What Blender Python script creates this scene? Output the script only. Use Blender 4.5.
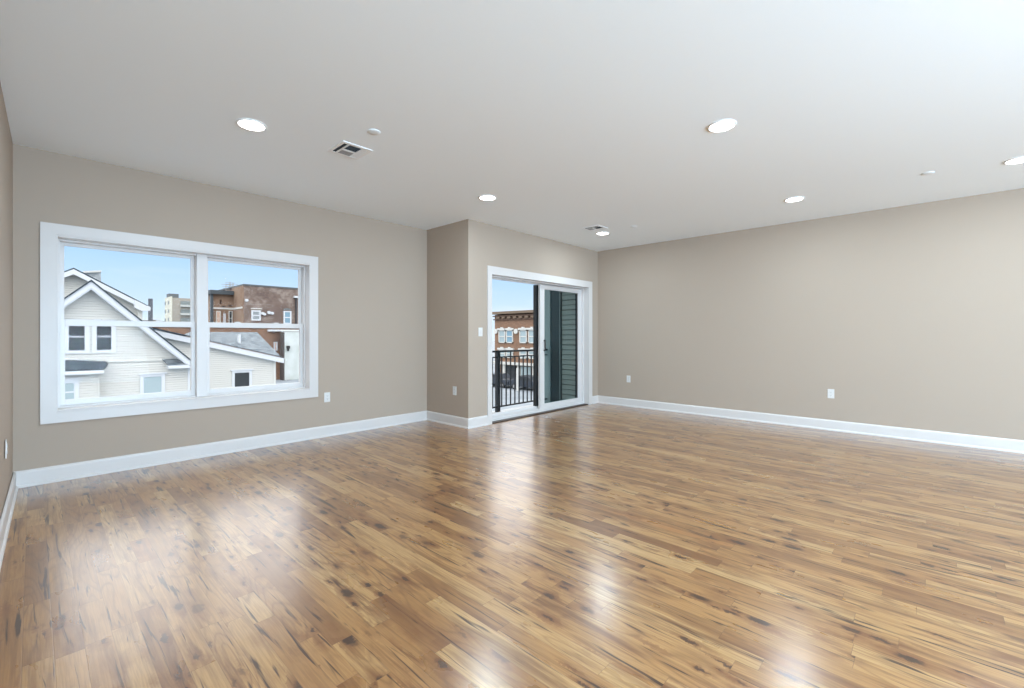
import bpy, bmesh, math, random
from mathutils import Vector, Matrix
random.seed(7)
for o in list(bpy.data.objects): bpy.data.objects.remove(o)
SC = bpy.context.scene; COL = SC.collection

# ------------------------------------------------------------------ camera
CX, HY, FL = 512.0, 335.6, 449.06          # principal column, horizon row, focal length in pixels of the 1024x688 frame
EYE = 1.215
A0 = math.radians(43.1525)
FW = Vector((math.cos(A0), math.sin(A0), 0)); RT = Vector((math.sin(A0), -math.cos(A0), 0)); UP = Vector((0, 0, 1))
O0 = Vector((0, 0, EYE))
cam = bpy.data.cameras.new('camera'); camo = bpy.data.objects.new('camera', cam); COL.objects.link(camo)
cam.sensor_width = 36; cam.lens = 36*FL/1024; cam.shift_y = (HY-344)/1024; cam.clip_start = .02; cam.clip_end = 900
camo.location = O0
camo.rotation_euler = (math.pi/2, 0, A0-math.pi/2)
SC.camera = camo

# ------------------------------------------------------------------ view and world
SC.view_settings.view_transform = 'Standard'; SC.view_settings.look = 'None'
SC.view_settings.gamma = 1; SC.view_settings.use_curve_mapping = False
SC.view_settings.exposure = 0.38
try:
    SC.cycles.max_bounces = 14; SC.cycles.diffuse_bounces = 9; SC.cycles.glossy_bounces = 5
    SC.cycles.transparent_max_bounces = 12; SC.cycles.use_denoising = True
    SC.cycles.caustics_reflective = False; SC.cycles.caustics_refractive = False
except Exception: pass
w = bpy.data.worlds.new('World'); SC.world = w; w.use_nodes = True
nt = w.node_tree; nt.nodes.clear()
def N(nt, t, **k):
    n = nt.nodes.new(t)
    for a, b in k.items():
        if a == 'inp':
            for i, v in b.items(): n.inputs[i].default_value = v
        else: setattr(n, a, b)
    return n
def ramp(nt, src, stops, interp='LINEAR'):
    r = nt.nodes.new('ShaderNodeValToRGB'); r.color_ramp.interpolation = interp
    e = r.color_ramp.elements
    while len(e) > 1: e.remove(e[-1])
    e[0].position, e[0].color = stops[0][0], (*stops[0][1], 1)
    for p, c in stops[1:]:
        x = e.new(p); x.color = (*c, 1)
    nt.links.new(src, r.inputs[0]); return r.outputs[0]
def g3(v): return (v, v, v)
tc = N(nt, 'ShaderNodeTexCoord'); sx = N(nt, 'ShaderNodeSeparateXYZ'); nt.links.new(tc.outputs['Generated'], sx.inputs[0])
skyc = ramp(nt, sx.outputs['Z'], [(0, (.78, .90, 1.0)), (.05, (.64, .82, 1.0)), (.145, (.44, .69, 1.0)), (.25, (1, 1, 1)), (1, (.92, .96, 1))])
mp = N(nt, 'ShaderNodeMapping'); mp.inputs['Scale'].default_value = (2.5, 2.5, 14)
nt.links.new(tc.outputs['Generated'], mp.inputs[0])
nz = N(nt, 'ShaderNodeTexNoise', inp={'Scale': 2.2, 'Detail': 5}); nt.links.new(mp.outputs[0], nz.inputs['Vector'])
cl = ramp(nt, nz.outputs[0], [(.52, g3(0)), (.8, g3(.6))])
fade = ramp(nt, sx.outputs['Z'], [(0, g3(1)), (.12, g3(.35)), (.3, g3(.1))])
mu = N(nt, 'ShaderNodeMath', operation='MULTIPLY'); nt.links.new(cl, mu.inputs[0]); nt.links.new(fade, mu.inputs[1])
mx = N(nt, 'ShaderNodeMix', data_type='RGBA'); nt.links.new(mu.outputs[0], mx.inputs[0]); nt.links.new(skyc, mx.inputs[6]); mx.inputs[7].default_value = (.95, .97, 1, 1)
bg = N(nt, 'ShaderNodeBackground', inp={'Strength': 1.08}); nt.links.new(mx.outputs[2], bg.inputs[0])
# unseen bright cloud added overhead for floor glare: the sky above the low blue band is about twice as luminous
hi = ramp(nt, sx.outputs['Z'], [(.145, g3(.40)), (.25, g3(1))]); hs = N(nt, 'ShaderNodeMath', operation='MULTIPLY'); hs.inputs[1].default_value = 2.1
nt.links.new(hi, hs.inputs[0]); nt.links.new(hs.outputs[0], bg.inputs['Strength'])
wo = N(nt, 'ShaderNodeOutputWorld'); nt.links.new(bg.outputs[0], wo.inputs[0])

# ------------------------------------------------------------------ lights
def lamp(name, kind, loc, energy, color=(1, 1, 1), rot=None, **k):
    l = bpy.data.lights.new(name, kind); l.energy = energy; l.color = color
    for a, b in k.items(): setattr(l, a, b)
    o = bpy.data.objects.new(name, l); COL.objects.link(o); o.location = loc
    if rot: o.rotation_euler = rot
    return o
sun = lamp('sun', 'SUN', (0, 0, 20), .25, (1, .93, .82), angle=math.radians(2))
sun.rotation_euler = Vector((.62, .66, -.80)).to_track_quat('-Z', 'Y').to_euler()
H = 2.74
XL, XR, YW, YD, XB, YR = -.105, 7.0, 5.33, 4.43, 3.89, -7.2
DL = [(1.08, 3.59), (3.43, 3.585), (5.795, 3.584), (3.42, 1.118), (5.81, 1.13), (5.846, -.55)]
LAMP_W = 11.5
for x, y in DL + [(1.08, 1.12), (3.42, -1.3), (1.08, -1.3), (3.42, -2.6), (5.84, -2.6)]:  # extra out-of-view lamps added without fixtures to brighten the room, stronger at left
    lamp('downlight_lamp', 'AREA', (x, y, H-.03), LAMP_W*(1.6 if x < 1.5 and y < 2 else 1), (.73, .89, 1), shape='DISK', size=.14)
# fill lamps added in the unseen rear of the room, no window there
REAR_W = 310
lamp('rear_fill', 'AREA', (1.0, -4.6, .7), REAR_W, (.52, .77, 1), (math.radians(125), 0, 0), shape='RECTANGLE', size=2.2, size_y=1.6)
lamp('side_fill', 'AREA', (-.22, -3.9, 1.35), 240, (.62, .82, 1), (0, math.radians(-96), 0), shape='RECTANGLE', size=2.0, size_y=3.6)
lamp('rear_wall_fill', 'AREA', (3.4, -7.0, 1.3), 260, (.58, .79, 1), (math.radians(96), 0, 0), shape='RECTANGLE', size=6.4, size_y=2.2)

# ------------------------------------------------------------------ helpers
def px(x, y, ax, v):
    """point where the sight line of a photograph pixel meets the plane axis ax = v"""
    d = FW*FL + RT*(x-CX) + UP*(HY-y)
    return O0 + d*((v-O0[ax])/d[ax])
class G:
    def __init__(s): s.v = []; s.f = []
    def add(s, vs, fs):
        b = len(s.v); s.v += [tuple(v) for v in vs]; s.f += [tuple(b+i for i in f) for f in fs]; return s
    def box(s, x0, y0, z0, x1, y1, z1):
        x0, x1 = sorted((x0, x1)); y0, y1 = sorted((y0, y1)); z0, z1 = sorted((z0, z1))
        return s.add([(x0,y0,z0),(x1,y0,z0),(x1,y1,z0),(x0,y1,z0),(x0,y0,z1),(x1,y0,z1),(x1,y1,z1),(x0,y1,z1)],
                     [(0,3,2,1),(4,5,6,7),(0,1,5,4),(1,2,6,5),(2,3,7,6),(3,0,4,7)])
    def ext(s, poly, vec):
        n = len(poly); vec = Vector(vec); a = [Vector(p) for p in poly]; b = [p+vec for p in a]
        return s.add(a+b, [tuple(range(n)), tuple(reversed(range(n, 2*n)))] + [(i, i+n, (i+1) % n+n, (i+1) % n) for i in range(n)])
    def cyl(s, p0, p1, r0, r1=None, n=16):
        p0, p1 = Vector(p0), Vector(p1); r1 = r0 if r1 is None else r1
        d = (p1-p0).normalized(); a = d.orthogonal().normalized(); b = d.cross(a)
        vs = [p0+(a*math.cos(t)+b*math.sin(t))*r0 for t in [2*math.pi*i/n for i in range(n)]]
        vs += [p1+(a*math.cos(t)+b*math.sin(t))*r1 for t in [2*math.pi*i/n for i in range(n)]]
        return s.add(vs, [tuple(reversed(range(n))), tuple(range(n, 2*n))] + [(i, (i+1) % n, (i+1) % n+n, i+n) for i in range(n)])
    def ring(s, c, prof, n=40, smooth=True):
        """surface of revolution about the vertical through c; prof = [(r, z), ...]"""
        m = len(prof); vs = []
        for i in range(n):
            t = 2*math.pi*i/n
            for r, z in prof: vs.append((c[0]+r*math.cos(t), c[1]+r*math.sin(t), c[2]+z))
        fs = [(i*m+j, ((i+1) % n)*m+j, ((i+1) % n)*m+j+1, i*m+j+1) for i in range(n) for j in range(m-1)]
        return s.add(vs, fs)
    def build(s, name, mat, parent=None, bevel=0, smooth=False):
        off = wloc(parent) if parent else Vector((0, 0, 0))
        me = bpy.data.meshes.new(name); me.from_pydata([tuple(Vector(v)-off) for v in s.v], [], s.f)
        bm = bmesh.new(); bm.from_mesh(me); bmesh.ops.recalc_face_normals(bm, faces=bm.faces[:]); bm.to_mesh(me); bm.free()
        me.materials.append(mat)
        if smooth:
            for p in me.polygons: p.use_smooth = True
        o = bpy.data.objects.new(name, me); COL.objects.link(o)
        if parent: o.parent = parent
        if bevel:
            b = o.modifiers.new('bevel', 'BEVEL'); b.width = bevel; b.segments = 2; b.limit_method = 'ANGLE'; b.harden_normals = False
        return o
def wloc(o):
    v = Vector((0, 0, 0))
    while o: v += o.location; o = o.parent
    return v
def empty(name, loc, label=None, cat=None, group=None, kind=None):
    o = bpy.data.objects.new(name, None); COL.objects.link(o); o.location = loc; o.empty_display_size = .1
    return tag(o, label, cat, group, kind)
def tag(o, label=None, cat=None, group=None, kind=None):
    if label: o['label'] = label
    if cat: o['category'] = cat
    if group: o['group'] = group
    if kind: o['kind'] = kind
    return o
def struct(o, label=None, cat=None): return tag(o, label, cat, None, 'structure')
def copy_tree(o, parent=None):
    c = o.copy(); COL.objects.link(c); c.parent = parent
    for ch in list(o.children): copy_tree(ch, c)
    return c

# ------------------------------------------------------------------ materials
def mat(name, col=(.8, .8, .8), rough=.5, metal=0, spec=.5, bump=0, bscale=50, coat=0):
    m = bpy.data.materials.new(name); m.use_nodes = True; t = m.node_tree; b = t.nodes['Principled BSDF']
    b.inputs['Base Color'].default_value = (*col, 1); b.inputs['Roughness'].default_value = rough
    b.inputs['Metallic'].default_value = metal; b.inputs['Specular IOR Level'].default_value = spec
    b.inputs['Coat Weight'].default_value = coat
    if bump:
        tc = N(t, 'ShaderNodeTexCoord'); n = N(t, 'ShaderNodeTexNoise', inp={'Scale': bscale, 'Detail': 3})
        t.links.new(tc.outputs['Object'], n.inputs['Vector'])
        bp = N(t, 'ShaderNodeBump', inp={'Strength': bump, 'Distance': .002}); t.links.new(n.outputs[0], bp.inputs['Height']); t.links.new(bp.outputs[0], b.inputs['Normal'])
    return m
def S(r, g, b):   # sRGB 0-255 to linear
    return tuple((c/255/12.92 if c/255 <= .04045 else ((c/255+.055)/1.055)**2.4) for c in (r, g, b))
def noisy(m, c1, c2, scale, detail=4, lo=.35, hi=.65, stretch=(1, 1, 1)):
    t = m.node_tree; b = t.nodes['Principled BSDF']
    g = N(t, 'ShaderNodeNewGeometry'); mp = N(t, 'ShaderNodeMapping'); mp.inputs['Scale'].default_value = stretch
    n = N(t, 'ShaderNodeTexNoise', inp={'Scale': scale, 'Detail': detail})
    t.links.new(g.outputs['Position'], mp.inputs[0]); t.links.new(mp.outputs[0], n.inputs['Vector'])
    t.links.new(ramp(t, n.outputs[0], [(lo, c1), (hi, c2)]), b.inputs['Base Color']); return m
def emis(name, col, s):
    m = mat(name, (0, 0, 0)); b = m.node_tree.nodes['Principled BSDF']
    b.inputs['Emission Color'].default_value = (*col, 1); b.inputs['Emission Strength'].default_value = s; return m
def glass(name, tint=(1, 1, 1), ior=1.45):
    m = bpy.data.materials.new(name); m.use_nodes = True; t = m.node_tree; t.nodes.clear()
    fr = N(t, 'ShaderNodeFresnel', inp={'IOR': ior}); tr = N(t, 'ShaderNodeBsdfTransparent'); tr.inputs[0].default_value = (*tint, 1)
    gl = N(t, 'ShaderNodeBsdfGlossy', inp={'Roughness': 0.0}); mx = N(t, 'ShaderNodeMixShader'); ou = N(t, 'ShaderNodeOutputMaterial')
    ge = N(t, 'ShaderNodeNewGeometry'); sb = N(t, 'ShaderNodeMath', operation='SUBTRACT'); sb.inputs[0].default_value = 1; t.links.new(ge.outputs['Backfacing'], sb.inputs[1])
    ml = N(t, 'ShaderNodeMath', operation='MULTIPLY'); t.links.new(fr.outputs[0], ml.inputs[0]); t.links.new(sb.outputs[0], ml.inputs[1])
    t.links.new(ml.outputs[0], mx.inputs[0]); t.links.new(tr.outputs[0], mx.inputs[1]); t.links.new(gl.outputs[0], mx.inputs[2]); t.links.new(mx.outputs[0], ou.inputs[0])
    return m
def siding(name, col, pitch=.1, rough=.6, strength=1.0):
    """lapped boards: a sawtooth in world height drives the bump"""
    m = mat(name, col, rough, spec=.3); t = m.node_tree; b = t.nodes['Principled BSDF']
    g = N(t, 'ShaderNodeNewGeometry'); s = N(t, 'ShaderNodeSeparateXYZ'); t.links.new(g.outputs['Position'], s.inputs[0])
    d = N(t, 'ShaderNodeMath', operation='DIVIDE'); d.inputs[1].default_value = pitch; t.links.new(s.outputs['Z'], d.inputs[0])
    f = N(t, 'ShaderNodeMath', operation='FRACT'); t.links.new(d.outputs[0], f.inputs[0])
    h = ramp(t, f.outputs[0], [(0, g3(0)), (.16, g3(1)), (1, g3(.35))])
    bp = N(t, 'ShaderNodeBump', inp={'Strength': strength, 'Distance': .03}); t.links.new(h, bp.inputs['Height']); t.links.new(bp.outputs[0], b.inputs['Normal'])
    return m
def brick(name, c1, c2, mortar, patch=None, scale=1.0):
    m = mat(name, c1, .85, spec=.2); t = m.node_tree; b = t.nodes['Principled BSDF']
    g = N(t, 'ShaderNodeNewGeometry'); s = N(t, 'ShaderNodeSeparateXYZ'); t.links.new(g.outputs['Position'], s.inputs[0])
    a = N(t, 'ShaderNodeMath', operation='ADD'); t.links.new(s.outputs['X'], a.inputs[0]); t.links.new(s.outputs['Y'], a.inputs[1])
    c = N(t, 'ShaderNodeCombineXYZ'); t.links.new(a.outputs[0], c.inputs[0]); t.links.new(s.outputs['Z'], c.inputs[1])
    br = N(t, 'ShaderNodeTexBrick', inp={'Scale': scale, 'Mortar Size': .012, 'Brick Width': .3, 'Row Height': .1, 'Bias': -.1})
    br.inputs['Color1'].default_value = (*c1, 1); br.inputs['Color2'].default_value = (*c2, 1); br.inputs['Mortar'].default_value = (*mortar, 1)
    t.links.new(c.outputs[0], br.inputs['Vector'])
    n = N(t, 'ShaderNodeTexNoise', inp={'Scale': .55, 'Detail': 6, 'Roughness': .65}); t.links.new(g.outputs['Position'], n.inputs['Vector'])
    mx = N(t, 'ShaderNodeMix', data_type='RGBA'); t.links.new(ramp(t, n.outputs[0], [(.40, g3(0)), (.52, g3(.25)), (.60, g3(.9))]), mx.inputs[0])
    t.links.new(br.outputs[0], mx.inputs[6]); mx.inputs[7].default_value = (*(patch or c2), 1)
    t.links.new(mx.outputs[2], b.inputs['Base Color']); return m

M_wall = mat('greige_paint', S(175, 161, 147), .75, spec=.25, bump=.15, bscale=220)
M_ceil = mat('ceiling_paint', (.91, .965, 1.0), .9, spec=.1)
M_trim = mat('white_trim_paint', (.66, .635, .62), .35, spec=.45)
M_vinyl = mat('white_vinyl', (.67, .65, .64), .3, spec=.5)
M_plate = mat('white_plate', (.70, .70, .69), .3)
M_slot = mat('dark_slot', (.03, .03, .03), .6)
M_black = mat('black_metal', (.018, .02, .023), .4, metal=.2)
M_gasket = mat('black_gasket', (.012, .013, .014), .5)
M_pane = glass('clear_pane', ior=1.12)
M_tint = glass('tinted_pane', (.64, .75, .78), ior=1.2)
M_lens = emis('lamp_lens', (1, .98, .95), 9)
M_vent = mat('vent_enamel', (.86, .88, .89), .4)
M_duct = mat('duct_dark', (.03, .04, .05), .7)
M_ventgrey = mat('vent_grey', (.32, .32, .32), .5)
M_sprk = mat('sprinkler_cover', (.87, .92, .95), .8)
M_cream = siding('cream_siding', (.60, .60, .57), .115, strength=.75)
M_creamc = mat('cream_trim', (.60, .60, .57), .5)
M_white = mat('white_exterior_trim', (.62, .65, .69), .5)
M_shingle = noisy(mat('grey_shingles', rough=.9, spec=.1), (.07, .09, .11), (.26, .29, .31), 3.2, 5, .35, .65, (1, 1, 3))
M_shingle2 = noisy(mat('dark_shingles', rough=.9, spec=.1), (.035, .045, .055), (.08, .10, .12), 4, 5, .35, .65, (1, 1, 3))
M_grysid = siding('grey_siding', (.40, .39, .34), .094, strength=1.0)
M_grytrim = mat('grey_trim', (.36, .36, .33), .6)
M_dkpost = mat('dark_bronze', (.035, .045, .045), .45)
M_darkglass = mat('dark_window_glass', (.04, .045, .05), .3, spec=.25)
M_paleglass = mat('pale_window_glass', (.36, .45, .48), .15, spec=.6)
M_blueglass = mat('blue_window_glass', (.22, .36, .46), .1, spec=.8)
M_concrete = noisy(mat('balcony_concrete', rough=.8), (.52, .53, .54), (.62, .63, .64), 6)
M_asph = noisy(mat('asphalt', rough=.9), (.22, .25, .28), (.30, .33, .36), .6)

# ---- oak floor: every board is a quad with its own length, tone and texture offset
def floor_mat():
    m = bpy.data.materials.new('oak_boards'); m.use_nodes = True; t = m.node_tree; b = t.nodes['Principled BSDF']; L = t.links.new
    uv = N(t, 'ShaderNodeUVMap', uv_map='board'); rn = N(t, 'ShaderNodeAttribute', attribute_name='tone')
    sr = N(t, 'ShaderNodeSeparateXYZ'); L(rn.outputs['Vector'], sr.inputs[0])
    su = N(t, 'ShaderNodeSeparateXYZ'); L(uv.outputs[0], su.inputs[0])
    g = N(t, 'ShaderNodeTexCoord')
    # random offset per board
    off = N(t, 'ShaderNodeVectorMath', operation='SCALE'); off.inputs[3].default_value = 37.0; L(rn.outputs['Vector'], off.inputs[0])
    ob = N(t, 'ShaderNodeVectorMath', operation='ADD'); L(g.outputs['Object'], ob.inputs[0]); L(off.outputs[0], ob.inputs[1])
    def mapped(s):
        mp = N(t, 'ShaderNodeMapping'); mp.inputs['Scale'].default_value = s; L(ob.outputs[0], mp.inputs[0]); return mp.outputs[0]
    def noise(v, sc, d=4, r=.55, dist=0):
        n = N(t, 'ShaderNodeTexNoise', inp={'Scale': sc, 'Detail': d, 'Roughness': r, 'Distortion': dist}); L(v, n.inputs['Vector']); return n.outputs[0]
    def mixc(fac, a, c, mode='MIX'):
        x = N(t, 'ShaderNodeMix', data_type='RGBA', blend_type=mode)
        if isinstance(fac, (int, float)): x.inputs[0].default_value = fac
        else: L(fac, x.inputs[0])
        for i, q in ((6, a), (7, c)):
            if isinstance(q, tuple): x.inputs[i].default_value = (*q, 1)
            else: L(q, x.inputs[i])
        return x.outputs[2]
    base = ramp(t, sr.outputs['X'], [(0, S(156, 116, 80)), (.12, S(183, 143, 102)), (.35, S(201, 162, 119)), (.6, S(209, 172, 130)), (.85, S(219, 187, 148)), (.97, S(227, 200, 166)), (1, S(190, 140, 92))])
    # cathedral grain: contour lines of a stretched noise field
    fld = noise(mapped((5.5, .75, 1)), 1, 2, .45, .15)
    fm = N(t, 'ShaderNodeMath', operation='MULTIPLY'); fm.inputs[1].default_value = 34; L(fld, fm.inputs[0])
    ff = N(t, 'ShaderNodeMath', operation='PINGPONG'); ff.inputs[1].default_value = 1; L(fm.outputs[0], ff.inputs[0]); wv = ff
    gs = N(t, 'ShaderNodeMath', operation='MULTIPLY'); L(ramp(t, ff.outputs[0], [(0, g3(.62)), (.35, g3(.12)), (.6, g3(0))]), gs.inputs[0])
    L(ramp(t, sr.outputs['Y'], [(.2, g3(.25)), (.9, g3(1))]), gs.inputs[1])
    c = mixc(gs.outputs[0], base, S(136, 98, 64))
    fine = noise(mapped((190, 6, 1)), 1, 3)
    c = mixc(ramp(t, fine, [(.40, g3(.32)), (.6, g3(0))]), c, S(140, 100, 66))
    # broad brown heartwood streaks
    st = noise(mapped((15, 1.1, 1)), 1, 4, .6, .5)
    c = mixc(ramp(t, st, [(.50, g3(0)), (.68, g3(.85))]), c, S(128, 86, 52))
    st2 = noise(mapped((40, 2.0, 1)), 1, 3, .55, .8)
    c = mixc(ramp(t, st2, [(.60, g3(0)), (.68, g3(.95))]), c, S(58, 28, 10))
    # knots, dark heart and brown halo, on the knotty boards
    wob = N(t, 'ShaderNodeTexNoise', inp={'Scale': 34, 'Detail': 4, 'Roughness': .7}); L(ob.outputs[0], wob.inputs['Vector'])
    wsc = N(t, 'ShaderNodeVectorMath', operation='SCALE'); wsc.inputs[3].default_value = .042; L(wob.outputs['Color'], wsc.inputs[0])
    wad = N(t, 'ShaderNodeVectorMath', operation='ADD'); L(ob.outputs[0], wad.inputs[0]); L(wsc.outputs[0], wad.inputs[1])
    def knots(scl, lo, r, amt, colr, c):
        vo = N(t, 'ShaderNodeTexVoronoi', feature='F1', inp={'Scale': 1.0, 'Randomness': 1.0})
        km = N(t, 'ShaderNodeMapping'); km.inputs['Scale'].default_value = scl; L(wad.outputs[0], km.inputs[0]); L(km.outputs[0], vo.inputs['Vector'])
        sc_ = N(t, 'ShaderNodeSeparateColor'); L(vo.outputs['Color'], sc_.inputs[0])
        # each knot has its own size
        sz = N(t, 'ShaderNodeMath', operation='MULTIPLY_ADD'); L(sc_.outputs[1], sz.inputs[0]); sz.inputs[1].default_value = 1.6; sz.inputs[2].default_value = .55
        dv = N(t, 'ShaderNodeMath', operation='DIVIDE'); L(vo.outputs['Distance'], dv.inputs[0]); L(sz.outputs[0], dv.inputs[1])
        keep = ramp(t, sc_.outputs[0], [(lo, g3(0)), (lo+.02, g3(1))])
        kb = ramp(t, sr.outputs['Z'], [(.22, g3(.12)), (.4, g3(1))])
        def fac(stops):
            a = N(t, 'ShaderNodeMath', operation='MULTIPLY'); L(ramp(t, dv.outputs[0], stops), a.inputs[0]); L(keep, a.inputs[1])
            b2 = N(t, 'ShaderNodeMath', operation='MULTIPLY'); L(a.outputs[0], b2.inputs[0]); L(kb, b2.inputs[1]); return b2.outputs[0]
        c = mixc(fac([(.0, g3(.8)), (r*1.2, g3(.6)), (r*3.2, g3(0))]), c, S(134, 84, 44))
        return mixc(fac([(.0, g3(amt)), (r*.75, g3(amt)), (r*1.25, g3(0))]), c, colr)
    c = knots((11, 4.6, 1), .34, .12, .9, S(50, 22, 8), c)
    c = knots((26, 7, 1), .52, .13, .85, S(62, 32, 14), c)
    # seams
    def edge(comp, sizecomp, wdt):
        pass
    a1 = N(t, 'ShaderNodeMath', operation='ABSOLUTE'); L(su.outputs['X'], a1.inputs[0])
    e1 = ramp(t, a1.outputs[0], [(.0392, g3(0)), (.0412, g3(1))])
    a2 = N(t, 'ShaderNodeMath', operation='ABSOLUTE'); L(su.outputs['Y'], a2.inputs[0])
    e2 = N(t, 'ShaderNodeMath', operation='LESS_THAN'); e2.inputs[1].default_value = .0018; L(a2.outputs[0], e2.inputs[0])
    em = N(t, 'ShaderNodeMath', operation='MAXIMUM'); L(e1, em.inputs[0]); L(e2.outputs[0], em.inputs[1])
    es = N(t, 'ShaderNodeMath', operation='MULTIPLY'); es.inputs[1].default_value = .5; L(em.outputs[0], es.inputs[0])
    c = mixc(es.outputs[0], c, S(92, 62, 38))
    c = mixc(1.0, c, (.66, .54, .34), 'MULTIPLY'); L(c, b.inputs['Base Color'])
    rg = noise(mapped((3, 1.2, 1)), 2, 3)
    L(ramp(t, rg, [(.3, g3(.26)), (.7, g3(.36))]), b.inputs['Roughness'])
    b.inputs['IOR'].default_value = 1.5; b.inputs['Specular IOR Level'].default_value = .4
    b.inputs['Coat Weight'].default_value = 1; b.inputs['Coat Roughness'].default_value = .23; b.inputs['Coat IOR'].default_value = 1.62
    # board-to-board cupping and open grain
    hn = noise(g.outputs['Object'], 5, 3)
    hm = N(t, 'ShaderNodeMath', operation='MULTIPLY_ADD'); L(wv.outputs[0], hm.inputs[0]); hm.inputs[1].default_value = .05; L(hn, hm.inputs[2])
    h2 = N(t, 'ShaderNodeMath', operation='MULTIPLY_ADD'); L(em.outputs[0], h2.inputs[0]); h2.inputs[1].default_value = -.12; L(hm.outputs[0], h2.inputs[2])
    h3 = N(t, 'ShaderNodeMath', operation='MULTIPLY_ADD'); L(sr.outputs['Y'], h3.inputs[0]); h3.inputs[1].default_value = .03; L(h2.outputs[0], h3.inputs[2])
    bp = N(t, 'ShaderNodeBump', inp={'Strength': .35, 'Distance': .004}); L(h3.outputs[0], bp.inputs['Height'])
    L(bp.outputs[0], b.inputs['Normal']); L(bp.outputs[0], b.inputs['Coat Normal'])
    return m
def build_floor():
    W = .083; vs = []; fs = []; uvs = []; tones = []
    x = -.36
    while x < XR+.05:
        y = YR-.1-random.random()*.9
        ye = YW+.05 if x+W < XB+.1 else YD+.09
        while y < ye-.001:
            ln = random.choice((.3, .42, .55, .7, .9, 1.1, 1.3))*random.uniform(.85, 1.15)
            y1 = min(y+ln, ye)
            b = len(vs); vs += [(x, y, 0), (x+W, y, 0), (x+W, y1, 0), (x, y1, 0)]; fs.append((b, b+1, b+2, b+3))
            uvs += [(-W/2, 0), (W/2, 0), (W/2, y1-y), (-W/2, y1-y)]; tones.append((random.random(), random.random(), random.random())); y = y1
        x += W
    me = bpy.data.meshes.new('floor'); me.from_pydata(vs, [], fs)
    ul = me.uv_layers.new(name='board')
    for i, l in enumerate(me.loops): ul.data[i].uv = uvs[l.vertex_index]
    at = me.attributes.new('tone', 'FLOAT_VECTOR', 'FACE')
    for i, tn in enumerate(tones): at.data[i].vector = tn
    me.materials.append(floor_mat())
    o = bpy.data.objects.new('floor', me); COL.objects.link(o); struct(o)
build_floor()

# ------------------------------------------------------------------ room shell
def lx(y): return XL-.02*(YW-y)              # the side wall is very slightly out of square
struct(G().box(-.7, YR-.2, H, XR+.2, YW+.25, H+.2).build('ceiling', M_ceil))
struct(G().ext([(lx(YW), YW+.25, 0), (lx(YR), YR-.2, 0), (lx(YR)-.2, YR-.2, 0), (lx(YW)-.2, YW+.25, 0)], (0, 0, H)).build('wall_left', M_wall))
struct(G().box(XR, YR-.2, 0, XR+.2, YD+.25, H).build('wall_right', M_wall))
struct(G().box(-.6, YR-.2, 0, XR, YR, H).build('wall_rear', M_wall))
struct(G().box(-.7, YR-.2, -.25, XR+.2, YD+.24, -.01).box(-.7, YD+.24, -.25, XB+.2, YW+.25, -.01).build('subfloor_slab', M_concrete))  # subfloor slab beneath the boards
WX0, WX1, WZ0, WZ1 = .13, 2.22, .585, 2.05   # window opening
g = G(); T = .25
g.box(lx(YW)-.02, YW, 0, WX0, YW+T, H); g.box(WX1, YW, 0, XB, YW+T, H); g.box(WX0, YW, 0, WX1, YW+T, WZ0); g.box(WX0, YW, WZ1, WX1, YW+T, H)
struct(g.build('wall_window', M_wall))
struct(G().box(XB, YD+T, 0, XB+.2, YW+T, H).build('wall_jog', M_wall))
DX0, DX1, DZ1 = 4.302, 6.69, 2.07
g = G(); g.box(XB, YD, 0, DX0, YD+T, H); g.box(DX1, YD, 0, XR, YD+T, H); g.box(DX0, YD, DZ1, DX1, YD+T, H)
struct(g.build('wall_balcony', M_wall))

# baseboards with a rounded cap and shoe moulding
def baseboard(name, p0, p1, inward, m0=0, m1=0):
    """p0->p1 along the wall; inward = unit vector into the room; m = mitre (+1 outside corner, -1 inside corner)"""
    p0, p1, n = Vector((*p0, 0)), Vector((*p1, 0)), Vector((*inward, 0)); d = (p1-p0).normalized()
    prof = [(0, 0), (.026, 0), (.026, .008), (.023, .016), (.016, .021), (.0145, .022), (.0145, .112), (.012, .122), (.006, .129), (.003, .133), (0, .133)]
    a = [p0+n*t+UP*z-d*(m0*t) for t, z in prof]; b = [p1+n*t+UP*z+d*(m1*t) for t, z in prof]
    k = len(prof); g = G().add(a+b, [tuple(range(k)), tuple(reversed(range(k, 2*k)))]+[(i, (i+1) % k, (i+1) % k+k, i+k) for i in range(k)])
    return struct(g.build(name, M_trim))
baseboard('baseboard_left', (lx(YR), YR), (lx(YW), YW), (1, 0), 0, -1)
baseboard('baseboard_window', (lx(YW), YW), (XB, YW), (0, -1), -1, -1)
baseboard('baseboard_jog', (XB, YW), (XB, YD), (-1, 0), -1, 1)
CW = .074
baseboard('baseboard_door_side', (XB, YD), (DX0-CW, YD), (0, -1), 1, 0)
baseboard('baseboard_corner', (DX1+.105, YD), (XR, YD), (0, -1), 0, -1)
baseboard('baseboard_right', (XR, YD), (XR, YR), (-1, 0), -1, 0)

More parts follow.
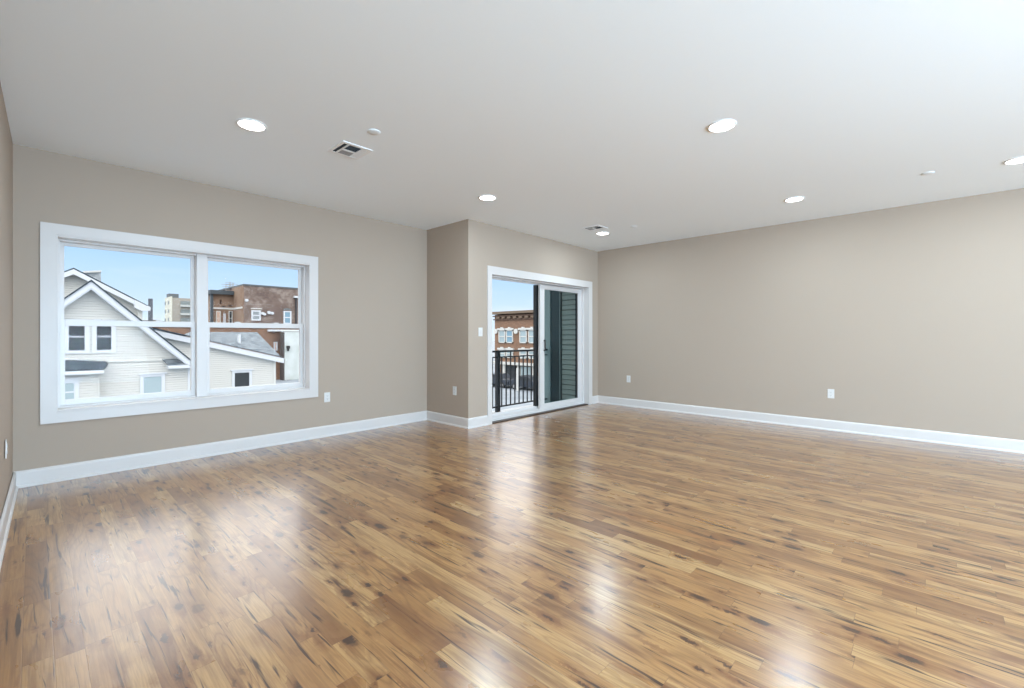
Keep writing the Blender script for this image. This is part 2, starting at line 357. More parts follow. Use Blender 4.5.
# ------------------------------------------------------------------ window
win = struct(empty('window_1', ((WX0+WX1)/2, YW, WZ0)))
def frame_boxes(g, x0, x1, z0, z1, w, y0, y1, wb=None, wt=None):
    wb = w if wb is None else wb; wt = w if wt is None else wt
    g.box(x0, y0, z0, x0+w, y1, z1); g.box(x1-w, y0, z0, x1, y1, z1); g.box(x0+w, y0, z0, x1-w, y1, z0+wb); g.box(x0+w, y0, z1-wt, x1-w, y1, z1); return g
c = .09
frame_boxes(G(), WX0-c, WX1+c, WZ0-.095, WZ1+.095, c, YW-.019, YW).build('window_casing', M_trim, win)
frame_boxes(G(), WX0-.004, WX1+.004, WZ0-.004, WZ1+.004, .016, YW-.0192, YW+.13).build('jamb_lining', M_trim, win, .002)
frame_boxes(G(), WX0+.012, WX1-.012, WZ0+.012, WZ1-.012, .014, YW+.10, YW+.24).build('window_frame', M_vinyl, win, .002)
G().box(1.128, YW+.075, WZ0+.012, 1.218, YW+.24, WZ1-.012).build('mullion', M_vinyl, win, .003)
for x0, x1 in ((WX0+.026, 1.128), (1.218, WX1-.026)):
    zm = 1.325
    up = frame_boxes(G(), x0, x1, zm-.02, WZ1-.026, .03, YW+.175, YW+.205, wb=.04, wt=.026).build('upper_sash', M_vinyl, win, .002)
    G().box(x0+.028, YW+.187, zm, x1-.028, YW+.190, WZ1-.045).build('pane', M_pane, up)
    lo = frame_boxes(G(), x0, x1, WZ0+.026, zm+.028, .034, YW+.135, YW+.168, wb=.05, wt=.054).build('lower_sash', M_vinyl, win, .002)
    G().box(x0+.03, YW+.150, WZ0+.07, x1-.03, YW+.153, zm-.02).build('pane', M_pane, lo)
    for lxk in (.3, .7):
        G().box(x0+(x1-x0)*lxk-.025, YW+.138, zm+.028, x0+(x1-x0)*lxk+.025, YW+.162, zm+.038).build('sash_lock', M_vinyl, lo, .002)

# ------------------------------------------------------------------ sliding door
door = struct(empty('door_1', ((DX0+DX1)/2, YD, 0)))
g = G(); g.box(DX0-CW, YD-.019, 0, DX0, YD, DZ1+.098); g.box(DX1, YD-.019, 0, DX1+.10, YD, DZ1+.098); g.box(DX0, YD-.019, DZ1, DX1, YD, DZ1+.098)
g.build('door_casing', M_trim, door)
g = G(); g.box(DX0-.002, YD-.020, 0, DX0+.006, YD+.10, DZ1); g.box(DX1-.012, YD-.022, 0, DX1+.003, YD+.10, DZ1); g.box(DX0, YD-.022, DZ1-.012, DX1, YD+.10, DZ1+.003)
g.build('jamb_lining', M_trim, door, .002)
g = G(); g.box(DX0+.006, YD+.085, .0, DX0+.022, YD+.24, DZ1-.012); g.box(DX1-.035, YD+.085, .0, DX1-.012, YD+.24, DZ1-.012)
g.box(DX0+.012, YD+.085, DZ1-.026, DX1-.012, YD+.24, DZ1-.012)
g.build('door_frame', M_vinyl, door, .002)
g = G(); g.box(DX0+.012, YD+.075, .012, DX1-.012, YD+.27, .045); g.box(DX0+.03, YD+.095, .045, DX1-.03, YD+.103, .06); g.box(DX0+.03, YD+.165, .045, DX1-.03, YD+.173, .06)
g.build('sill_track', M_vinyl, door, .002)
G().box(DX0, YD-.004, .0005, DX1, YD+.10, .012).build('shadow_gap_strip', mat('shadow_gap_brown', (.05, .03, .02), .5), door)  # dark strip painted in for the shadow gap under the sill
# fixed leaf in the outer track, dark outside face
Y0, Y1 = YD+.180, YD+.215
fx = frame_boxes(G(), DX0+.02, 5.575, .045, DZ1-.026, .04, Y0, Y1, wb=.05, wt=.014).build('fixed_panel', M_vinyl, door, .002)
G().box(5.462, Y0-.006, .09, 5.580, Y1+.01, DZ1-.05).build('interlock_stile', M_gasket, fx)
G().box(DX0+.07, Y0+.014, .09, 5.47, Y0+.018, DZ1-.036).build('pane', M_pane, fx)
# sliding leaf in the inner track
Y0, Y1 = YD+.115, YD+.155
sl = frame_boxes(G(), 5.500, DX1-.036, .047, DZ1-.044, .11, Y0, Y1, wb=.075, wt=.068).build('sliding_panel', M_vinyl, door, .003)
g = G(); g.box(6.505, Y0+.012, .12, 6.548, Y1-.005, DZ1-.118); g.build('gasket', M_gasket, sl)
G().box(5.58, Y0+.018, .12, 6.55, Y0+.022, DZ1-.115).build('pane', M_tint, sl)
h = G(); h.box(5.588, Y0-.030, .96, 5.606, Y0-.018, 1.15); h.box(5.588, Y0-.020, .965, 5.606, Y0+.004, .985); h.box(5.588, Y0-.020, 1.125, 5.606, Y0+.004, 1.145)
h.build('door_handle', M_gasket, sl, .003)

# ------------------------------------------------------------------ outlets and switch
def outlet(loc, nrm, label, kind='duplex'):
    """nrm: 'y' plate faces -Y, 'x' faces -X, 'l' faces +X"""
    r = empty('light_switch' if kind == 'rocker' else 'power_outlet', (0, 0, 0), label, 'light switch' if kind == 'rocker' else 'outlet', None if kind == 'rocker' else 'duplex outlets low on the walls')
    g = G(); g.box(-.0355, -.006, -.058, .0355, 0, .058); g.build('cover_plate', M_plate, r, .002)
    if kind == 'rocker':
        G().box(-.0165, -.010, -.033, .0165, -.004, .033).build('rocker', M_vinyl, r, .002)
    else:
        for s in (-1, 1):
            rc = G().ext([(.017*math.cos(t)*1.0, -.0085, s*.0195+max(-.0125, min(.0125, .017*math.sin(t)))) for t in [i*math.pi/12 for i in range(24)]], (0, .004, 0)).build('receptacle', M_plate, r)
            q = G(); q.box(-.0075, -.0092, s*.0195-.002, -.0055, -.0080, s*.0195+.007); q.box(.0055, -.0092, s*.0195-.001, .0075, -.0080, s*.0195+.006)
            q.cyl((0, -.0092, s*.0195-.0075), (0, -.0080, s*.0195-.0075), .0024, n=10); q.build('slot', M_slot, rc)
        G().cyl((0, -.0072, 0), (0, -.005, 0), .003, n=12).build('screw', M_plate, r)
    r.location = loc
    r.rotation_euler.z = {'y': 0, 'x': -math.pi/2, 'l': math.pi/2+.02}[nrm]
    return r
outlet((2.425, YW, .472), 'y', 'white duplex outlet below the right corner of the big window')
outlet((XB, 4.705, .472), 'x', 'white duplex outlet on the narrow projecting wall beside the window wall')
outlet((XR, 3.815, .470), 'x', 'white duplex outlet on the long bare wall close to the balcony door corner')
outlet((XR, .955, .470), 'x', 'white duplex outlet halfway along the long bare wall, far from the door')
outlet((lx(4.42), 4.42, .475), 'l', 'pale duplex outlet seen edge on, on the side wall meeting the window wall')
outlet((4.105, YD, 1.264), 'y', 'white rocker light switch on the wall beside the sliding balcony door', 'rocker')

# ------------------------------------------------------------------ ceiling fixtures
def downlight(loc, label):
    r = empty('recessed_downlight', loc, label, 'ceiling light', 'round downlights in the ceiling'); return r
x, y = DL[0]
dl = downlight((x, y, H), 'round ceiling downlight nearest the window wall corner, beyond the vent, largest on that side')
G().ring((x, y, H), [(.098, 0), (.098, -.003), (.094, -.009), (.087, -.011), (.083, -.008), (.083, -.002)]).build('trim_ring', M_vent, dl, smooth=True)
G().ring((x, y, H), [(.0835, -.008), (.06, -.0105), (.03, -.0115), (.0001, -.012)]).build('lens', M_lens, dl, smooth=True)
labs = ['round ceiling downlight above the narrow projecting wall by the balcony door',
        'small round ceiling downlight right beside the far vent, near the far corner',
        'round ceiling downlight alone in the middle of the ceiling, largest on the long wall side',
        'round ceiling downlight closest above the middle of the long bare wall',
        'round ceiling downlight cut by the photo edge over the long bare wall']
for (x, y), lb in zip(DL[1:], labs):
    c = copy_tree(dl); c.location = (x, y, H); c['label'] = lb
def vent(x, y, label):
    r = empty('ceiling_vent', (x, y, H), label, 'vent', 'square ceiling vents'); a, b = .128, .137
    g = G(); frame_boxes(g, -1, 1, -1, 1, .1, 0, 1); g = G()
    for (x0, x1, y0, y1) in ((-a, a, -b, -b+.03), (-a, a, b-.03, b), (-a, -a+.024, -b+.03, b-.03), (a-.024, a, -b+.03, b-.03)):
        g.box(x+x0, y+y0, H-.008, x+x1, y+y1, H)
    g.box(x-.073, y-b+.03, H-.008, x-.058, y+b-.03, H); g.box(x+.045, y-b+.03, H-.008, x+.058, y+b-.03, H); g.box(x-.058, y+.0, H-.008, x+.045, y+.026, H)
    g.build('vent_frame', M_vent, r, .001)
    G().box(x-a+.01, y-b+.01, H-.0015, x+a-.01, y+b-.01, H-.0005).build('duct_opening', M_duct, r)  # dark sheet stands in for the shade inside the duct
    def slats(x0, x1, y0, y1, along, n, m, lean):
        for i in range(n):
            t = (i+.5)/n; g = G()
            if along == 'y':
                xc = x+x0+(x1-x0)*t; d = lean*.004; g.ext([(xc-d, y+y0, H-.002), (xc-d+.001, y+y0, H-.002), (xc+d+.001, y+y0, H-.007), (xc+d, y+y0, H-.007)], (0, y1-y0, 0))
            else:
                yc = y+y0+(y1-y0)*t; d = lean*.004; g.ext([(x+x0, yc-d, H-.002), (x+x0, yc-d+.001, H-.002), (x+x0, yc+d+.001, H-.007), (x+x0, yc+d, H-.007)], (x1-x0, 0, 0))
            g.build('louver', m, r)
    slats(-a+.024, -.073, -b+.03, b-.03, 'y', 2, M_duct, .5)
    slats(-.058, .045, -b+.03, 0, 'x', 5, M_duct, .4)
    slats(-.058, .045, .026, b-.03, 'x', 5, M_ventgrey, 1.6)
    slats(.058, a-.024, -b+.03, b-.03, 'y', 4, M_vent, 2.2)
    return r
vent(1.785, 3.497, 'square white ceiling vent with dark louvers between the window-side downlight and room middle')
v2 = vent(5.45, 3.495, 'far square ceiling vent next to the small downlight by the far corner')
def disc(x, y, label):
    o = G().ring((0, 0, 0), [(.046, 0), (.046, -.004), (.044, -.006), (.02, -.0065), (.0001, -.0065)]).build('sprinkler_cover', M_sprk, None, smooth=True)
    o.location = (x, y, H-.0005); tag(o, label, 'sprinkler cover', 'flat sprinkler covers in the ceiling'); return o
disc(1.743, 3.047, 'small flat white sprinkler cover near the closer ceiling vent')
disc(5.746, 3.049, 'small flat white sprinkler cover beyond the far vent and its downlight')
disc(5.741, .034, 'small flat white sprinkler cover over the long bare wall between two downlights')

# ------------------------------------------------------------------ balcony
DECK = -.11
struct(G().box(XB+.2, YD+T, DECK-.2, XR+.2, 5.62, DECK).build('balcony_slab', M_concrete), 'grey concrete balcony floor outside the sliding door')
sd = struct(G().box(6.90, YD+T, DECK, 7.2, 5.165, 2.95).build('wall_recess', M_grysid), 'grey lap siding on the balcony side wall')
bp_ = empty('balcony_column', (7.0, 5.39, DECK), 'dark corner column with grey face at the end of the balcony siding', 'column')
g = G(); g.box(6.88, 5.165, DECK, 7.16, 5.415, 2.95); g.build('dark_casing', M_dkpost, bp_, .006)
G().box(6.868, 5.185, DECK, 6.884, 5.197, 2.95).build('corner_strip', M_grytrim, bp_)
G().box(6.86, 5.42, DECK, 7.16, 5.62, 2.95).build('grey_face', M_grytrim, bp_, .004)
rl = empty('balcony_railing', (5.5, 5.5, DECK), 'black metal balcony railing with thin vertical balusters and a thicker post', 'railing')
RX0, RX1 = 4.12, 6.86
G().box(RX0, 5.478, .925, RX1, 5.522, .957).build('top_rail', M_black, rl, .003)
G().box(RX0, 5.488, .832, RX1, 5.512, .852).build('upper_rail', M_black, rl)
G().box(RX0, 5.488, -.03, RX1, 5.512, -.005).build('bottom_rail', M_black, rl)
for xx in (5.505,): G().box(xx-.034, 5.466, DECK, xx+.034, 5.534, .957).build('post', M_black, rl, .003)
i = 0; x = 5.49+.113
xs = []
while x < RX1-.04: xs.append(x); x += .113
x = 5.49-.113
while x > RX0+.03: xs.append(x); x -= .113
for k, x in enumerate(xs):
    top = .93 if (k % 4 == 2 and x > 5.49) else .84
    G().box(x-.0085, 5.4905, -.01, x+.0085, 5.5095, top).build('baluster', M_black, rl)

# ------------------------------------------------------------------ ground outside
GZ = -4.3
struct(G().box(-260, YW+1, GZ-.3, 330, 420, GZ).build('ground', M_asph))

# ------------------------------------------------------------------ cream house
YA, YB_, YC, YP = 28.0, 33.0, 30.0, 27.62
house = empty('cream_house', (3, YA+3, GZ), 'cream sided house with white trimmed front gable and twin attic windows', 'house')
def P(lst, Y): return [px(a, b, 1, Y) for a, b in lst]
def zext(poly, Y, back, name, m, par, bev=0): return G().ext(P(poly, Y), (0, back, 0)).build(name, m, par, bev)
def down(pt): return Vector((pt.x, pt.y, GZ))
# front gable wall: left side runs on out of sight behind the window casing
ap = px(91.3, 285, 1, YA); rr = px(189.6, 362.5, 1, YA); ll = ap+(ap-rr)*1; ll = Vector((2*ap.x-rr.x, YA, rr.z))
G().ext([ap, rr, down(rr), down(ll), ll], (0, 1.85, 0)).build('wall', M_cream, house)
def chev(apo, half, Y, slope, drop, thick, name, m, depth, par, fwd):
    """gable band: apex apo (3D), half width, slope, vertical depth of the band"""
    a = Vector((apo.x, Y-fwd, apo.z)); g = G()
    for s in (-1, 1):
        e = Vector((a.x+s*half, a.y, a.z-half*slope))
        g.ext([a, e, e-UP*drop, a-UP*drop], (0, depth, 0))
    return g.build(name, m, par)
oa = px(91.3, 280, 1, YA-.45); orr = px(190, 359.2, 1, YA-.45); half = orr.x-oa.x+.02; slope = (oa.z-orr.z)/(orr.x-oa.x)
ia = px(91.2, 287.8, 1, YA-.45)
chev(oa-UP*.05, half, YA, slope, oa.z-ia.z-.05, 0, 'rake_board', M_white, .08, house, .45)
chev(oa-UP*.02, half+.02, YA, slope, .07, 0, 'soffit', M_white, .42, house, .40)
chev(oa+UP*.02, half+.06, YA, slope, .08, 0, 'roof', M_shingle2, 2.15, house, .50)
chev(oa-UP*(oa.z-ia.z-.02), half-.06, YA, slope, .09, 0, 'inner_trim', M_white, .08, house, .42)
# belt trim under the gable
a, b = px(60, 362, 1, YA), px(184, 359.5, 1, YA); zt = px(120, 361, 1, YA).z
G().box(ll.x+.3, YA-.05, zt-.045, rr.x-.3, YA, zt+.045).build('belt_trim', M_creamc, house)
# eave return
zr0 = px(178, 368.3, 1, YA-.3).z; zr1 = px(178, 365.6, 1, YA-.3).z; xa = px(166, 366, 1, YA-.45).x
G().box(xa+.1, YA-.45, zr0, rr.x+.55, YA, zr1+.02).build('gutter', M_white, house, .01)
G().ext([(xa-.1, YA, zr1+.34), (rr.x-.2, YA, zr1+.34), (rr.x+.5, YA-.42, zr1+.02), (xa+.1, YA-.42, zr1+.02)], (0, 0, .03)).build('return_roof', M_shingle, house)
G().box(px(187.8, 375, 1, YA-.03).x, YA-.03, GZ, rr.x+.01, YA+.05, zr0).build('corner_board', M_white, house)
def hwin(par, x0, x1, y0, y1, Y, pane_m, casing=.11, meet=True, cap=True, name='window'):
    a, b = px(x0, (y0+y1)/2, 1, Y), px(x1, (y0+y1)/2, 1, Y); xm = (x0+x1)/2
    zt, zb = px(xm, y0, 1, Y).z, px(xm, y1, 1, Y).z
    g = frame_boxes(G(), a.x-casing, b.x+casing, zb-casing*.8, zt+casing, casing, Y-.05, Y+.02)
    if cap: g.box(a.x-casing-.08, Y-.10, zt+casing, b.x+casing+.08, Y+.02, zt+casing+.06); g.box(a.x-casing-.04, Y-.09, zb-casing*.8-.05, b.x+casing+.04, Y+.02, zb-casing*.8)
    f = g.build(name, M_white, par)
    s = frame_boxes(G(), a.x-.005, b.x+.005, zb-.005, zt+.005, .025, Y-.025, Y+.01)
    if meet: zc = (zt+zb)/2; s.box(a.x, Y-.03, zc-.03, b.x, Y, zc+.03)
    s.build('sash', M_white, f); G().box(a.x, Y-.015, zb, b.x, Y-.005, zt).build('pane', pane_m, f)
    return f
hwin(house, 68.2, 85.2, 322.5, 351, YA, M_darkglass, .14, cap=False)
hwin(house, 96.2, 111.8, 322.5, 350.5, YA, M_darkglass, .14, cap=False)
hwin(house, 143.2, 161.8, 376.5, 393, YA, M_paleglass, .12, meet=False)
# rear main roof
oa = px(73.8, 268, 1, YB_-.5); orr = px(146.7, 305, 1, YB_-.5); half = orr.x-oa.x; slope = (oa.z-orr.z)/half; ia = px(74.3, 273.8, 1, YB_-.5)
chev(oa-UP*.06, half, YB_, slope, oa.z-ia.z-.04, 0, 'rake_board', M_white, .08, house, .5)
chev(oa+UP*.02, half+.05, YB_, slope, .09, 0, 'roof', M_shingle2, 9, house, .48)
e = px(134.5, 301, 1, YB_); ap2 = Vector((oa.x, YB_, oa.z-.25)); lo = Vector((px(140.5, 305, 1, YB_).x, YB_, oa.z-.25-(px(140.5, 305, 1, YB_).x-oa.x)*slope))
G().ext([ap2, lo, down(lo), (2*ap2.x-lo.x, YB_, GZ), (2*ap2.x-lo.x, YB_, lo.z)], (0, 8.5, 0)).build('wall', M_cream, house)
g = G(); q0 = px(134.6, 307.5, 1, YB_-.5); q1 = px(150.5, 311, 1, YB_-.5)
g.ext(P([(134.6, 299.6), (146.7, 305.6), (150.6, 307), (150.6, 310.6), (142, 311), (134.6, 307.6)], YB_-.6), (0, .5, 0)); g.build('eave_return', M_white, house)
zext([(138, 309), (142.5, 310), (142.5, 330), (138, 330)], YB_-.3, .4, 'corner_board', M_creamc, house)
# stone clad chimney behind the rear roof
ch = zext([(84, 271.8), (100.8, 271), (101.2, 290), (84, 290)], YB_+4, 1.2, 'chimney', noisy(mat('chimney_cladding', rough=.9), (.25, .28, .30), (.45, .48, .50), 3, 4, .4, .6, (1, 1, 2)), house)
zext([(83.3, 271), (101.4, 270.2), (101.4, 272.2), (83.3, 272.8)], YB_+3.9, 1.4, 'chimney_cap', M_creamc, ch)
# projecting bay with its own shingle roof
lx0 = px(40, 380, 1, YP).x; bx = px(98.8, 385, 1, YP).x; zb = px(90, 373.2, 1, YP).z
G().box(lx0, YP, GZ, bx, YA+.1, zb).build('bay_wall', M_cream, house)
G().box(px(97.8, 385, 1, YP).x, YP-.02, GZ, bx+.02, YP+.1, zb).build('bay_corner_board', M_creamc, house)
ge = px(104.3, 371.6, 1, YP-.3)
G().box(lx0, YP-.32, ge.z-.09, ge.x, YP-.18, ge.z+.07).build('bay_gutter', M_white, house, .02)
t0 = px(60, 358.3, 1, YA-.02); t1 = px(86, 361.3, 1, YA-.02)
zt_ = px(104.5, 362, 1, YA-.02).z; xe = px(108.6, 366, 1, YP-.1)
G().ext([(lx0, YP-.28, ge.z+.08), (ge.x, YP-.28, ge.z+.08), (xe.x, YP+.05, ge.z+.30), (px(104.5, 362, 1, YA-.02).x, YA-.01, zt_), (lx0, YA-.01, zt_+.13)], (0, 0, .06)).build('bay_roof', M_shingle2, house)
hwin(house, 60, 74.6, 383, 401.5, YP, M_paleglass, .14)

# ------------------------------------------------------------------ low cream building with grey shingle roof
low = empty('low_cream_building', (9, YC+3, GZ), 'low cream sided building with sloping white fascia and grey shingle roof', 'building')
f0, f1 = px(160, 331, 1, YC-.3), px(284, 358.3, 1, YC-.3); sl_ = (f1.z-f0.z)/(f1.x-f0.x)
fh = px(212, 342.5, 1, YC-.3).z-px(212, 347.8, 1, YC-.3).z
def fz(x): return f0.z+(x-f0.x)*sl_
xa_ = px(153, 330, 1, YC-.3).x
G().ext([(xa_, YC-.3, fz(xa_)), (f1.x, YC-.3, f1.z), (f1.x, YC-.3, f1.z-fh), (xa_, YC-.3, fz(xa_)-fh)], (0, .28, 0)).build('fascia', M_white, low)
cr = px(275.3, 375, 1, YC)
xw_ = 4.75
G().ext([(xw_, YC, fz(xw_)-.1), (cr.x, YC, fz(cr.x)-.1), (cr.x, YC, GZ), (xw_, YC, GZ)], (0, 6, 0)).build('wall', M_cream, low)
G().box(px(273.2, 375, 1, YC-.02).x, YC-.03, GZ, cr.x+.02, YC+.1, fz(cr.x)-.2).build('corner_board', M_creamc, low)
xb_ = px(184, 335, 1, YC-.32).x
back0, back1 = px(190, 332.9, 1, YC+9), px(257.2, 333, 1, YC+9)
q = [Vector((xb_, YC-.34, fz(xb_)+.03)), Vector((f1.x-.25, YC-.34, fz(f1.x-.25)+.03)), back1, back0]
G().ext(q, (0, 0, .07)).build('roof', M_shingle, low)
q = [Vector((xa_, YC-.34, fz(xa_)+.02)), Vector((xb_+.1, YC-.34, fz(xb_+.1)+.02)), Vector((xb_+.1, YC+2.5, fz(xb_)+.02)), Vector((xa_, YC+2.5, fz(xa_)+.02))]
G().ext(q, (0, 0, .08)).build('roof_edge', M_shingle2, low)
vp = px(239.2, 344, 1, YC+1.6); vt = px(239.2, 334.6, 1, YC+1.6)
G().cyl(vp-UP*.3, vt, .085, n=12).build('vent_pipe', M_white, low); 
hwin(low, 234.3, 249.5, 372.4, 387, YC, M_darkglass, .12, meet=False)

# ------------------------------------------------------------------ far buildings
M_brE = brick('weathered_brick', S(116, 94, 86), S(84, 70, 66), S(126, 116, 108), S(150, 138, 130))
M_brT = brick('tan_brick', S(152, 126, 106), S(130, 106, 90), S(150, 136, 122))
M_brR = brick('red_brick', S(142, 106, 84), S(120, 88, 72), S(142, 126, 110), S(130, 104, 86))
M_brL = brick('orange_brick', S(150, 110, 84), S(120, 88, 72), S(140, 130, 120), S(110, 90, 80))
YE = 75.0
be = empty('brick_apartment_building', (25, YE+5, GZ), 'weathered brown brick building with set back tan wing behind the grey shingle roof', 'building')
a = px(244, 285.4, 1, YE); b = px(297.2, 289.6, 1, YE); zE = a.z
xe_ = px(298.5, 300, 1, YE).x
G().box(a.x, YE, GZ, xe_, YE+14, zE).build('wall', M_brE, be)
G().box(a.x-.1, YE-.1, zE, xe_+.1, YE+14.1, zE+.22).build('parapet_cap', mat('parapet_cap', S(92, 96, 98), .7), be)
G().box(a.x-.12, YE+.02, GZ, a.x+.05, YE+5.4, zE-.02).build('side_wall', M_brT, be)
YW2 = YE+5
wl = px(213, 300, 1, YW2); wr = px(236, 300, 1, YW2); zc1 = px(222, 290.8, 1, YW2).z; zc0 = px(222, 294.6, 1, YW2).z
G().box(wl.x, YW2, GZ, a.x, YW2+9, zc1-.1).build('wing_wall', M_brT, be)
G().box(wl.x-.5, YW2-.7, zc0, a.x-.15, YW2+9, zc1).build('wing_cornice', mat('slate_cornice', S(70, 78, 84), .7), be)
G().box(wl.x-.35, YW2-.2, GZ, wl.x, YW2+.2, zc0).build('downspout', mat('slate_pipe', S(72, 80, 86), .5), be)
zs = px(225, 308.6, 1, YW2).z
G().box(wl.x, YW2-.12, zs-.12, a.x-.15, YW2, zs+.15).build('string_course', M_creamc, be)
G().box(a.x-.2, YE+.2, zs-.12, a.x-.12, YW2, zs+.15).build('string_course', M_creamc, be)
def rawwin(par, x0, x1, y0, y1, Y, gm, cm, c=.12, name='window', meet=True):
    xm = (x0+x1)/2; a_, b_ = px(x0, y0, 1, Y), px(x1, y0, 1, Y); zt, zb = px(xm, y0, 1, Y).z, px(xm, y1, 1, Y).z
    g = frame_boxes(G(), a_.x, b_.x, zb, zt, c, Y-.12, Y+.02)
    if meet: g.box(a_.x, Y-.1, (zt+zb)/2-c*.4, b_.x, Y, (zt+zb)/2+c*.4)
    f = g.build(name, cm, par); G().box(a_.x+c*.5, Y-.04, zb+c*.5, b_.x-c*.5, Y-.02, zt-c*.5).build('pane', gm, f); return f
g = G()
for ax_, ay_ in ((226, 283.5), (230, 281.6), (233, 283)):
    q_ = px(ax_, ay_, 1, YW2+2); g.cyl((q_.x, YW2+2, zc1-.2), q_, .05, n=6)
    for k_ in range(3): g.box(q_.x-.7+.15*k_, YW2+1.97, q_.z-.2-.3*k_, q_.x+.7-.15*k_, YW2+2.03, q_.z-.14-.3*k_)
g.build('roof_antenna', M_ventgrey, be)
M_pink = mat('pale_clay_trim', S(205, 175, 155), .7)
for x0, x1, m1, m2 in ((216, 220.5, M_pink, M_brT), (228.6, 232.3, M_darkglass, M_white)):
    rawwin(be, x0, x1, 311, 326, YW2, M_darkglass if m2 is M_white else M_pink, M_creamc, .1)
rawwin(be, 223.3, 225.6, 313.5, 326, YW2, M_creamc, M_white, .1, meet=False)
for x0, x1, y0, y1 in ((219.8, 221.6, 299.5, 304), (221.8, 225.4, 305.8, 307.2), (228, 231.8, 304.9, 306.4)):
    zext([(x0, y0), (x1, y0), (x1, y1), (x0, y1)], YW2-.05, .1, 'wall_opening', mat('hole_shade_dark', S(70, 52, 44), .9), be)  # flat dark panels paint the shade inside small wall holes
rawwin(be, 251.2, 260.6, 310.3, 320.6, YE, mat('silver_glass', S(150, 158, 162), .2), M_white, .22)
rawwin(be, 283.4, 291.2, 311, 324, YE, M_blueglass, M_white, .2)
zext([(283, 309.6), (291.4, 310), (290.4, 308.9), (287, 308.3), (284.2, 308.6)], YE-.08, .1, 'window_arch', mat('arch_grey', S(110, 120, 122), .8), be)
zext([(251, 308), (262, 308.2), (262, 309.2), (251, 309)], YE-.08, .1, 'lintel', M_creamc, be)
for cx_, cy_, r_ in ((262.6, 313.4, .22), (264.6, 314.3, .2), (269, 312.6, .25), (272.3, 313.2, .22), (246.7, 300.3, .22)):
    p_ = px(cx_, cy_, 1, YE-.15); G().cyl(p_-Vector((0, .15, 0)), p_+Vector((0, .3, 0)), r_, n=10).build('floodlight', M_white, be)
zext([(295.6, 296), (297, 296), (297, 330), (295.6, 330)], YE-.2, .2, 'drainpipe', mat('drain_dark', S(62, 60, 62), .6), be)
p_ = px(296.3, 297, 1, YE-.25); G().box(p_.x-.4, YE-.5, p_.z-.15, p_.x+.35, YE, p_.z+.15).build('drain_head', M_white, be)
# lower orange brick block in front of it
YL = 60.0
bl = empty('orange_brick_building', (22, YL+4, GZ), 'lower orange brick block with a narrow window between the shingle roof and white building', 'building')
a = px(150, 327.6, 1, YL); b = px(285, 331, 1, YL); zL = px(220, 327.5, 1, YL).z
G().box(px(146, 330, 1, YL).x, YL, GZ, b.x+3, YL+8, zL).build('wall', M_brL, bl)
G().box(px(146, 330, 1, YL).x, YL-.15, zL, b.x+3, YL+8, zL+.12).build('parapet_cap', mat('cap_dark', S(96, 92, 90), .8), bl)
rawwin(bl, 273.6, 277.2, 342, 350.6, YL, M_pink, M_white, .12)
zt1 = px(283, 330.3, 1, YL-.3).z
G().box(px(268, 331, 1, YL-.3).x, YL-.45, zt1-.14, px(299.5, 331, 1, YL-.3).x, YL, zt1+.08).build('gutter', M_white, bl)
p_ = px(281.9, 340, 1, YL-.25); G().cyl((p_.x, YL-.25, GZ), (p_.x, YL-.25, zt1), .1, n=10).build('downspout', M_creamc, bl)
# white building at the edge
YG = 58.4
bw = empty('white_building', (22, YG+1, GZ), 'plain white building with a small dark wall lamp beside the brick block', 'building')
a = px(284.6, 340, 1, YG); zG = px(290, 331.9, 1, YG).z
G().box(a.x, YG, GZ, a.x+9, YG+1.0, zG).build('wall', noisy(mat('whitewashed_wall', rough=.8), (.50, .55, .53), (.60, .65, .65), .7), bw)
G().box(a.x-.2, YG+.02, GZ, a.x, YG+1.0, zG-.05).build('side_edge', mat('edge_dark', S(78, 72, 70), .8), bw)
g = G(); p_ = px(288.6, 347, 1, YG-.3); g.box(p_.x-.16, YG-.35, p_.z-.2, p_.x+.16, YG, p_.z+.15); g.box(p_.x-.1, YG-.25, p_.z-.5, p_.x+.1, YG-.05, p_.z-.2); g.build('wall_lamp', M_slot, bw, .02)
g = G(); p_ = px(288, 382, 1, YG-.4); g.box(p_.x-.4, YG-.5, GZ, p_.x+.35, YG, p_.z+.1); g.build('wall_box', M_slot, bw)
# tower
YT = 190.0
tw = empty('apartment_tower', (45, YT+10, GZ), 'distant pale apartment tower with stacked balconies and rooftop box', 'building')
xa_t = px(172, 300, 1, YT).x; xb_t = px(196, 300, 1, YT).x; zT = px(172, 297.6, 1, YT).z
G().box(xa_t, YT, GZ, xb_t, YT+10.5, zT).build('wall', mat('tower_concrete', S(158, 152, 142), .8), tw)
G().box(xa_t-.3, YT-.5, GZ, xa_t, YT+10.5, zT+.4).build('side_wall', mat('tower_cream', S(200, 198, 184), .8), tw)
zp = px(171, 293.6, 1, YT+4).z
G().box(xa_t-.2, YT+4, zT, xa_t+2.6, YT+8, zp).build('rooftop_box', mat('tower_plant', S(96, 102, 106), .8), tw)
dzf = 2.9; z = zT-1.6; M_tw = mat('tower_window_grey', S(120, 128, 128), .4); M_tb = mat('tower_balcony', S(180, 182, 178), .8); M_tbr = mat('tower_brown', S(150, 130, 120), .8)
G().box(xa_t+6.5, YT-.15, GZ, xa_t+10, YT+.1, zT-.8).build('brown_panel', M_tbr, tw)
while z > -2:
    for off, wd in ((2.4, 3.6), (7.2, 1.6), (11, 2.0)):
        f = G().box(xa_t+off, YT-.25, z-.85, xa_t+off+wd, YT+.1, z+.55).build('window', M_tw, tw)
    G().box(xa_t+2.2, YT-1.2, z-1.4, xa_t+6.2, YT, z-.75).build('balcony', M_tb, tw)
    for o2 in (3, 8.5): G().box(xa_t-.4, YT+o2, z-.6, xa_t-.25, YT+o2+1.6, z+.6).build('window', M_tw, tw)
    z -= dzf
